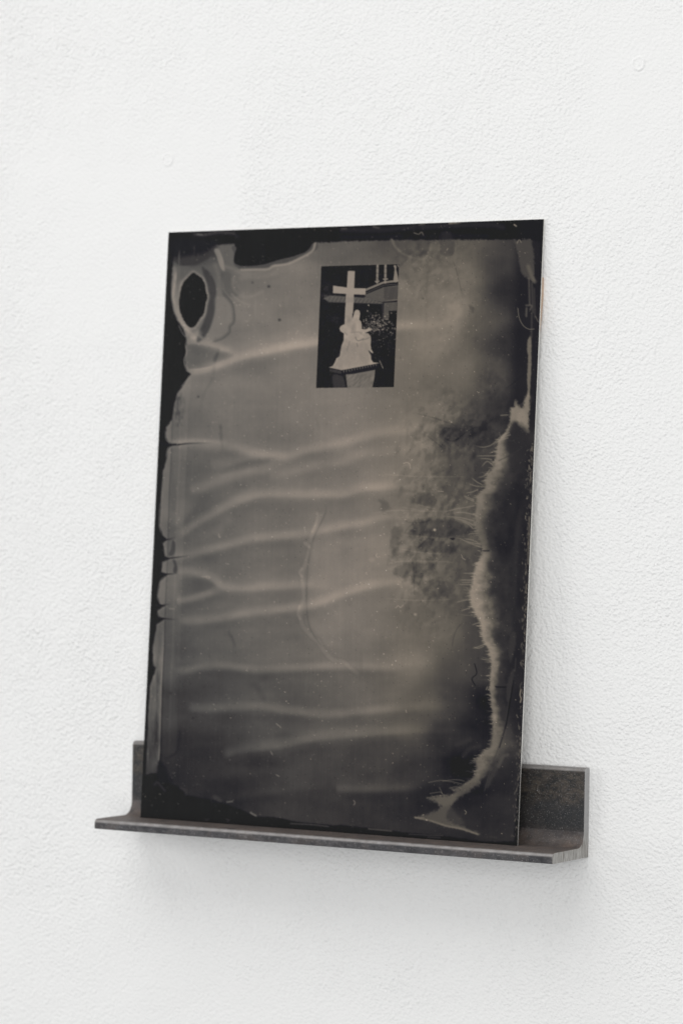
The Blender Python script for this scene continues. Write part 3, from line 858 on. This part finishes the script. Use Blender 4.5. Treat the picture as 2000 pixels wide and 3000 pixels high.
    # hairs leaving the band to the left
    for p in (c4(1280, 175, 1220, 200, 1150, 265, 1090, 285, 1040, 280, 990, 262), c4(1270, 215, 1200, 240, 1150, 280), c4(1290, 190, 1230, 215, 1160, 262),
              c4(1215, 42, 1290, 38), c4(1200, 325, 1160, 322, 1120, 335), c4(1200, 345, 1150, 352, 1080, 352, 1010, 356), c4(1170, 385, 1110, 375, 1040, 372),
              c4(1160, 430, 1110, 395, 1060, 450), c4(1130, 460, 1090, 505, 1030, 522), c4(1070, 572, 1030, 550, 985, 514), c4(1080, 590, 1010, 580, 965, 556),
              c4(1040, 610, 1000, 628, 935, 640), c4(1010, 690, 970, 672, 920, 655), c4(1010, 700, 985, 690, 930, 665), c4(1010, 735, 930, 750, 860, 762, 790, 780, 740, 785),
              c4(1040, 815, 980, 795, 900, 785, 820, 797), c4(1010, 850, 930, 830, 850, 820, 760, 816), c4(1000, 880, 940, 850, 830, 822), c4(1000, 905, 960, 870, 900, 845),
              c4(1030, 945, 985, 948, 960, 965), c4(1060, 1030, 960, 1010, 900, 985, 860, 980), c4(1040, 1015, 990, 995, 920, 985), c4(1060, 1050, 1000, 1030, 940, 1010),
              c4(1010, 1250, 960, 1252, 915, 1250), c4(1000, 1302, 940, 1304, 885, 1303), c4(1000, 1320, 950, 1322, 900, 1322), c4(990, 1338, 930, 1338, 880, 1337),
              c4(960, 1455, 900, 1468, 865, 1480), c4(980, 1520, 940, 1530, 905, 1545), c4(1050, 1630, 1020, 1640, 990, 1650), c4(1080, 1800, 1030, 1820, 990, 1829),
              c6(1100, 110, 1060, 124, 1020, 110), c6(1150, 215, 1110, 208, 1070, 200), c6(1120, 430, 1135, 400), c6(1170, 95, 1200, 100)):
        S_.stroke(p, 1.5, 128, .6, .9, taper=(0, .35))
    rr = np.random.default_rng(8)
    for _ in range(120):
        yy = rr.uniform(1290, 2290)
        xx = float(np.interp(yy, ty, tx)) + 3
        ln = rr.exponential(11) + 5
        sl = rr.normal() * .18
        S_.stroke([(xx, yy), (xx - ln * .5, yy + ln * .5 * sl), (xx - ln, yy + ln * sl + rr.normal() * 1.5)], 1.1, 122, rr.uniform(.2, .6), .9, taper=(0, .6))
    S_.stroke(c4(1250, 240, 1310, 238, 1330, 260), 1.2, 60, .6)
    S_.stroke(c4(1200, 390, 1300, 340, 1380, 290), 1.6, 60, .5)
    # right bare strip: scuffs, a long scratch and chips at the edge
    S_.stroke(c6(1340, 200, 1330, 320, 1290, 500, 1260, 700, 1210, 870, 1160, 1000, 1110, 1180), 2.0, 66, .55)
    S_.stroke(c6(1332, 300, 1300, 500, 1268, 690, 1220, 860), 2.2, 30, .8)
    S_.poly(c6(1300, 20, 1340, 10, 1335, 120, 1300, 230, 1290, 150), 62, .7, 4, 3)
    S_.poly(c6(1310, 290, 1275, 400, 1270, 500, 1290, 510, 1315, 400, 1340, 290), 64, .6, 4, 3)
    S_.poly(c6(1230, 760, 1300, 700, 1310, 800, 1260, 900, 1200, 1030, 1140, 1150, 1120, 1130, 1180, 1000), 70, .55, 8, 5)
    S_.stroke(c6(1280, 915, 1245, 930, 1215, 1000), 5, 88, .5)
    S_.stroke(c6(1378, 430, 1372, 470, 1380, 500, 1374, 525), 1.6, 150, .8)
    S_.poly(c4(1310, 1100, 1350, 800, 1375, 800, 1350, 1100, 1330, 1500, 1300, 1400), 56, .6, 7, 5)
    for lo, hi, cnt, base_x in ((1300, 1420, 60, 0), (1420, 1900, 110, 0), (1900, 2450, 90, 0)):
        for _ in range(cnt):
            yy = rr.uniform(lo, hi)
            edge = 1590.7 - (yy - 641) * (75.9 / 1837.3)
            xx = edge - abs(rr.normal()) * 7 - 3
            S_.stroke([(xx, yy), (xx + rr.normal() * 1.5, yy + rr.uniform(2, 9))], 1.3, rr.uniform(70, 125), rr.uniform(.3, .8), .8, curve=False)
    for p in (c4(1428, 1050, 1424, 1180), c4(1434, 820, 1430, 1040), c4(1412, 1340, 1408, 1400)):
        S_.stroke(p, 2.2, 110, .6)
    # lower left corner
    S_.poly(c5(225, 985, 262, 1010, 300, 1090, 330, 1150, 230, 1150, 210, 1080), 40, .85, 5, 3)
    S_.stroke(c5(190, 1170, 210, 1150, 230, 1170, 270, 1215), 3.5, 60, .7)
    S_.stroke(c5(390, 1195, 425, 1215, 430, 1245), 4, 66, .5)
    S_.stroke(c5(650, 1262, 690, 1290), 6, 74, .5)
    S_.stroke(c5(745, 1302, 785, 1298), 2.2, 104, .8)
    S_.stroke(c5(925, 1385, 965, 1408), 2.4, 116, .8)
    S_.stroke(c5(1230, 1468, 1400, 1478, 1520, 1492), 1.8, 84, .7)
    S_.stroke(c6(250, 1462, 380, 1474, 420, 1478), 1.8, 96, .7)
    S_.stroke(c6(550, 1502, 700, 1510, 800, 1512), 1.8, 76, .6)
    S_.stroke(c6(690, 1523, 780, 1528), 2.6, 72, .6)
    S_.stroke(c6(1155, 1522, 1200, 1530), 2.6, 66, .6)
    S_.stroke(c5(575, 1435, 590, 1440, 605, 1430), 1.4, 66, .8)
    S_.stroke(c5(735, 1432, 760, 1440, 745, 1452), 1.4, 66, .8)
    S_.stroke(c6(905, 835, 930, 828, 1000, 800), 7, 60, .6)
    S_.stroke(c6(955, 920, 1000, 870, 1070, 850), 7, 58, .6)
    S_.stroke(c6(1035, 240, 1050, 310, 1015, 350, 1040, 400), 1.7, 36, .9)
    S_.stroke(c6(1192, 408, 1220, 412, 1265, 412), 2.2, 34, .9)
    S_.stroke(c4(1085, 1080, 1125, 1080), 2.2, 40, .8)
    S_.poly(c4(825, 985, 855, 978, 865, 988, 850, 998), 40, .9, 2)
    # comet spots and pits
    for (a, b), rad, v, al in ((c1(883, 592)[0], 3.5, 78, .8), (c1(1008, 622)[0], 4, 60, .9), (c1(1090, 878)[0], 4, 60, .9), (c1(470, 1465)[0], 3, 62, .8),
                               (c4(231, 1148)[0], 7, 136, .6), (c5(482, 658)[0], 3.2, 52, .9), (c5(605, 898)[0], 3, 50, .9), (c5(312, 468)[0], 5, 56, .7),
                               (c4(710, 919)[0], 3.5, 158, .9), (c4(562, 1566)[0], 4, 140, .8), (c2(620, 715)[0], 3, 78, .7), (c6(1177, 635)[0], 9, 142, .6), (c4(1158, 385)[0], 3, 44, .9)):
        S_.stroke([(a - .5, b), (a + .5, b)], rad, v, al, .9, curve=False)
    # fibres stuck to the surface
    fib = [c3(500, 1275, 525, 1276, 545, 1272, 560, 1280, 548, 1288, 536, 1284, 532, 1270), c4(268, 1100, 264, 1118, 275, 1130), c4(470, 410, 495, 403, 518, 414, 524, 450),
           c4(412, 1518, 430, 1500, 450, 1512, 470, 1495), c4(915, 1110, 925, 1135, 945, 1148), c4(735, 622, 775, 624), c3(250, 1520, 290, 1522),
           c3(628, 950, 632, 974, 642, 968), c3(680, 1175, 705, 1178), c5(1120, 702, 1155, 732), c5(1078, 915, 1092, 942), c5(1120, 1095, 1142, 1106), c6(962, 1325, 975, 1340, 965, 1355),
           c6(140, 1250, 150, 1265, 142, 1285), c6(530, 600, 525, 580), c2(1340, 290, 1355, 265, 1370, 285), c2(800, 345, 810, 330), c1(1090, 760, 1100, 775)]
    for p in fib:
        S_.stroke(p, 1.0, 175, .5, .9)


def speckle(S_, n, seed, dark=0.25, box=None):
    """dust: single bright or dark grains, thicker on the bare black"""
    r = np.random.default_rng(seed)
    h, w_ = S_.V.shape
    for _ in range(n):
        i, j = r.integers(1, h - 1), r.integers(1, w_ - 1)
        if r.random() < dark:
            S_.V[i, j] -= r.uniform(15, 40)
        else:
            v = r.exponential(15) + 4
            S_.V[i, j] += min(v, 85)
            if r.random() < .25:
                S_.V[i, j + 1] += min(v, 85) * .6
            if r.random() < .12:
                S_.V[i + 1, j - 1] += min(v, 85) * .5


def inset_tones(S_):
    x, y = S_.x, S_.y
    k = 1568 / 300.0
    u, v = (x - 900) * k, (y - 750) * k        # picture units
    S_.V[:] = 35 + 6 * vnoise(u / 60, v / 60, 3, 3)
    V = S_.V
    # dim undergrowth
    leaf = vnoise(u / 16, v / 16, 31, 3)
    z1 = np.exp(-(((u - 330) / 150) ** 2 + ((v - 620) / 40) ** 2)) + .5 * np.exp(-(((u - 430) / 60) ** 2 + ((v - 960) / 60) ** 2)) + .4 * np.exp(-(((u - 280) / 80) ** 2 + ((v - 480) / 60) ** 2))
    V += z1 * 90 * np.clip(leaf - .45, 0, 1) * 2
    # roof of the low building
    roof = np.array(c7(330, 600, 600, 615, 860, 625, 1150, 705, 1140, 728, 700, 712, 320, 700, 240, 640))
    S_.poly(roof, 96, .85, 2.0, curve=False)
    for i in range(15):
        a = 300 + i * 58
        S_.stroke(c7(a + 46, 612 + i * 5, a, 712 + i * 1.2), .9, 52, .7, .8, curve=False)
    S_.poly(c7(700, 585, 870, 600, 1160, 672, 1150, 700, 880, 640, 700, 622), 44, .9, 1.2, curve=False)
    # large house on the right: wall, cornice, opening
    S_.poly(c7(880, 585, 1160, 470, 1385, 440, 1372, 670, 1150, 680, 880, 620), 86, .95, 1.0, curve=False)
    S_.poly(c7(1165, 480, 1385, 455, 1372, 650, 1165, 668), 74, .9, 1.0, curve=False)
    S_.poly(c7(885, 520, 1155, 415, 1388, 402, 1386, 440, 1160, 470, 885, 580), 40, .95, 1.0, curve=False)
    S_.stroke(c7(888, 512, 1150, 402, 1250, 388, 1392, 372), 3.0, 118, .95, .5, curve=False)
    S_.stroke(c7(890, 560, 1160, 440, 1386, 425), 1.0, 86, .7, .7, curve=False)
    S_.stroke(c7(870, 630, 1155, 690, 1370, 665), 1.6, 104, .8, .7, curve=False)
    S_.stroke(c7(1155, 700, 1370, 690), 1.8, 46, .9, .7, curve=False)
    S_.poly(c7(1165, 712, 1368, 700, 1358, 1000, 1160, 960), 88, .9, 1.0, curve=False)
    S_.poly(c7(1237, 835, 1366, 830, 1358, 1010, 1237, 980), 36, 1, .9, curve=False)
    mort = (np.abs(np.sin(v * .16 + u * .01)) < .25) & (u > 1165) & (v > 470) & (v < 960) & (V > 70)
    V[mort] -= 14
    S_.poly(c7(1130, 735, 1162, 735, 1162, 930, 1140, 920), 56, .8, 1, curve=False)
    # posts and a figure on the roof terrace
    for a, b in ((1067, 1060), (1187, 1184)):
        S_.stroke(c7(a, 110, b, 400), 3.3, 122, .95, .35, curve=False)
        for q in (180, 258, 330, 365):
            S_.stroke(c7(a - 18, q, a + 16, q + 2), .9, 60, .8, .7, curve=False)
    S_.stroke(c7(1035, 385, 1085, 380), 2.2, 124, .9, .5, curve=False)
    S_.stroke(c7(1158, 350, 1214, 346), 2.2, 124, .9, .5, curve=False)
    S_.poly(c7(1315, 150, 1335, 130, 1355, 160, 1350, 200, 1372, 290, 1380, 382, 1312, 385, 1322, 260, 1328, 190), 124, .95, 1.2)
    S_.stroke(c7(1375, 130, 1392, 160), 2.2, 110, .8, .6, curve=False)
    # flowering shrub at the right
    r = np.random.default_rng(5)
    for _ in range(260):
        a, b = r.normal(1050, 140), r.normal(1030, 85)
        if a < 840 or a > 1350 or b > 1500:
            continue
        e = r.uniform(.6, 1.7)
        S_.stroke(c7(a, b, a + r.uniform(-8, 8), b + r.uniform(-8, 8)), e, r.uniform(75, 165), r.uniform(.5, .95), .9, curve=False)
    for _ in range(60):
        a, b = r.uniform(980, 1340), r.normal(1290, 110)
        S_.stroke(c7(a, b, a + r.uniform(-10, 10), b + r.uniform(-4, 4)), r.uniform(.5, 1.3), r.uniform(60, 130), r.uniform(.3, .8), .9, curve=False)
    S_.stroke(c7(1100, 1600, 1150, 1712), 1.1, 120, .9, .8, curve=False)
    # pedestal
    S_.poly(c7(582, 1810, 760, 1770, 1030, 1735, 1020, 1850, 985, 2030, 610, 2030), 104, 1, 1.0, curve=False)
    pe = (u > 590) & (u < 1020) & (v > 1800)
    V += pe * 34 * (vnoise((u + v * .8) / 26, (v - u * .6) / 90, 77, 3) - .5) * (V > 80)
    S_.poly(c7(395, 1800, 540, 1830, 590, 2030, 400, 2030, 370, 1850), 66, .7, 2.5, 2, .3, curve=False)
    S_.poly(c7(320, 1712, 520, 1745, 1095, 1640, 1085, 1690, 1020, 1740, 700, 1800, 520, 1815, 440, 1790), 42, .95, 1.0, curve=False)
    for i in range(13):
        a = 560 + i * 41
        S_.stroke(c7(a - 8, 1745 - i * 7.6, a - 8, 1772 - i * 8.6), 1.25, 104, .8, .6, curve=False)
    for i in range(8):
        a = 345 + i * 22
        S_.stroke(c7(a, 1728 + i * 3.4, a + 4, 1764 + i * 3.8), .9, 92, .75, .7, curve=False)
    # white stone group: cross and draped seated figure, kept plain
    T = 139
    S_.poly(c7(612, 228, 640, 222, 719, 226, 708, 480, 700, 700, 684, 960, 690, 1100, 560, 1100, 572, 800, 580, 720, 584, 560, 598, 470), T - 3, 1, 1.0, curve=False)
    S_.poly(c7(388, 452, 410, 448, 470, 462, 520, 466, 600, 478, 720, 488, 883, 490, 883, 588, 700, 578, 620, 574, 384, 562), T, 1, 1.0, .8, .6, curve=False)
    S_.stroke(c7(596, 590, 612, 600, 612, 650), 1.2, 118, .6, .8, curve=False)
    S_.poly(c7(596, 640, 700, 620, 698, 700, 588, 715), 120, .5, 2.5, curve=False)
    S_.stroke(c7(688, 880, 684, 958), 1.3, 44, .9, .7, curve=False)
    S_.poly(c7(700, 905, 712, 850, 735, 820, 765, 818, 790, 835, 800, 880, 792, 930, 788, 970, 815, 1000, 824, 1050, 826, 1110, 870, 1120, 905, 1112, 940, 1092, 950, 1105,
               975, 1103, 970, 1130, 905, 1158, 880, 1170, 930, 1185, 962, 1225, 966, 1290, 960, 1360, 970, 1420, 1003, 1478, 985, 1482, 930, 1435, 925, 1450, 965, 1520, 970, 1580,
               1000, 1622, 1095, 1634, 900, 1670, 520, 1742, 322, 1700, 380, 1680, 410, 1630, 440, 1560, 490, 1530, 500, 1460, 515, 1370, 548, 1290, 552, 1180, 500, 1145,
               486, 1110, 495, 1075, 540, 1045, 620, 1040, 660, 985), T + 2, 1, 1.1, curve=False)
    s_ = (slice(None), slice(None))
    fold = (V > 126) & (v > 900)
    V += fold * 34 * (vnoise(u / 70, v / 110, 91, 3) - .52)
    S_.poly(c7(560, 1400, 700, 1330, 900, 1360, 960, 1560, 900, 1650, 560, 1700, 440, 1650), T - 14, .6, 9)
    for p, a in ((c7(730, 1240, 745, 1275, 770, 1292, 800, 1285, 850, 1262), .45), (c7(640, 1300, 610, 1400, 600, 1440), .25), (c7(750, 1330, 762, 1380), .4),
                 (c7(560, 1160, 600, 1200), .3), (c7(660, 1165, 760, 1158, 830, 1170), .22), (c7(840, 1280, 900, 1262, 950, 1240), .3), (c7(800, 1180, 860, 1210), .15)):
        S_.stroke(p, 1.8, 96, min(1, a * 1.5), .9)


def tone_to_rgb(V, X=900.0):
    """emulsion tone -> warm-grey pigment"""
    V = np.clip(V, 20, 230)
    t = [20, 40, 60, 90, 115, 150, 210]
    r = np.interp(V, t, [17, 36, 58, 91, 118, 158, 214]) / 255
    g = np.interp(V, t, [18, 36, 56, 87, 111, 145, 206]) / 255
    b = np.interp(V, t, [25, 41, 57, 83, 104, 133, 196]) / 255
    cool = sm(1150, 480, X) * sm(50, 85, V) * .008      # the left of the sheet is a cooler grey
    warm = sm(1000, 1250, X) * sm(60, 95, V) * .010
    r, b = r - cool + warm * .4, b + cool * .9 - warm
    lin = [np.where(c <= .04045, c / 12.92, ((c + .055) / 1.055) ** 2.4) for c in (r, g, b)]
    veil = (0.0175, 0.0180, 0.0190)               # the gloss already adds this much
    return [np.clip((c - vv) / 0.93, 0.0008, 1) for c, vv in zip(lin, veil)]


def print_material(name, rough, fine=1.0):
    k = NT(name)
    P = k.coords()
    at = k.n('ShaderNodeAttribute', attribute_name='tone')
    g = k.noise(P, 2600, 3, 0.7)
    col = k.mix(k.math('MULTIPLY', k.ramp(g, [(0.35, 0.0), (0.7, 1.0)]), 0.16 * fine), at.outputs['Color'],
                k.mix(1.0, at.outputs['Color'], (1.7, 1.7, 1.7), 'MULTIPLY'), 'MIX')
    # faint wipe marks in the varnish
    Q = k.coords(scale=(1, 1, .05))
    ro = k.math('ADD', rough, k.math('MULTIPLY', k.noise(Q, 420, 4, 0.7), 0.10))
    ro = k.math('ADD', ro, k.math('MULTIPLY', k.noise(P, 22, 3), 0.06))
    bump = k.n('ShaderNodeBump', ins={'Height': k.noise(P, 30, 3), 'Distance': 0.0003, 'Strength': 0.25})
    k.set(Base_Color=col, Roughness=ro, IOR=1.5, Normal=bump.outputs[0])
    return k.m


def sheet_mesh(name, mx, mz, tone_fn, off, mat, parent, dust, seed):
    S_ = Sheet(mx, mz)
    tone_fn(S_)
    speckle(S_, dust, seed)
    h, w_ = mx.shape
    co = np.empty((h * w_, 3), np.float32)
    co[:, 0], co[:, 1], co[:, 2] = mx.ravel() * MM, -off * MM, mz.ravel() * MM
    me = bpy.data.meshes.new(name)
    me.vertices.add(h * w_)
    me.vertices.foreach_set('co', co.ravel())
    idx = np.arange(h * w_, dtype=np.int32).reshape(h, w_)
    q = np.stack([idx[:-1, :-1], idx[1:, :-1], idx[1:, 1:], idx[:-1, 1:]], -1).reshape(-1, 4)   # rows run downwards
    me.loops.add(q.size)
    me.loops.foreach_set('vertex_index', q.ravel())
    me.polygons.add(len(q))
    me.polygons.foreach_set('loop_start', np.arange(0, q.size, 4, dtype=np.int32))
    me.update(calc_edges=True)
    me.validate()
    a = me.attributes.new('tone', 'FLOAT_COLOR', 'POINT')
    c = np.ones((h * w_, 4), np.float32)
    for i, ch in enumerate(tone_to_rgb(S_.V, S_.x)):
        c[:, i] = ch.ravel()
    a.data.foreach_set('color', c.ravel())
    return link(name, me, mat, parent)


M_COAT = print_material('varnished_emulsion', 0.12)
gx, gz = np.meshgrid(np.linspace(0, PW_, 620), np.linspace(PH_, 0, 860))
coat = sheet_mesh('image_coating', gx, gz, coating_tones, 0.05, M_COAT, plate, 5200, 4)
# the small picture, a slightly turned rectangle
iq = [apply_h(H_MM, *p) for p in c7(205, 150, 1395, 119, 1317, 2003, 127, 2015)]
gu, gv = np.meshgrid(np.linspace(0, 1, 250), np.linspace(0, 1, 380))
ix = (iq[0][0] * (1 - gu) + iq[1][0] * gu) * (1 - gv) + (iq[3][0] * (1 - gu) + iq[2][0] * gu) * gv
iz = (iq[0][1] * (1 - gu) + iq[1][1] * gu) * (1 - gv) + (iq[3][1] * (1 - gu) + iq[2][1] * gu) * gv
ins_ = sheet_mesh('inset_picture', ix, iz, inset_tones, 0.09, M_COAT, coat, 900, 9)
ins_['label'] = 'small upright picture of a white stone cross and seated draped figure'
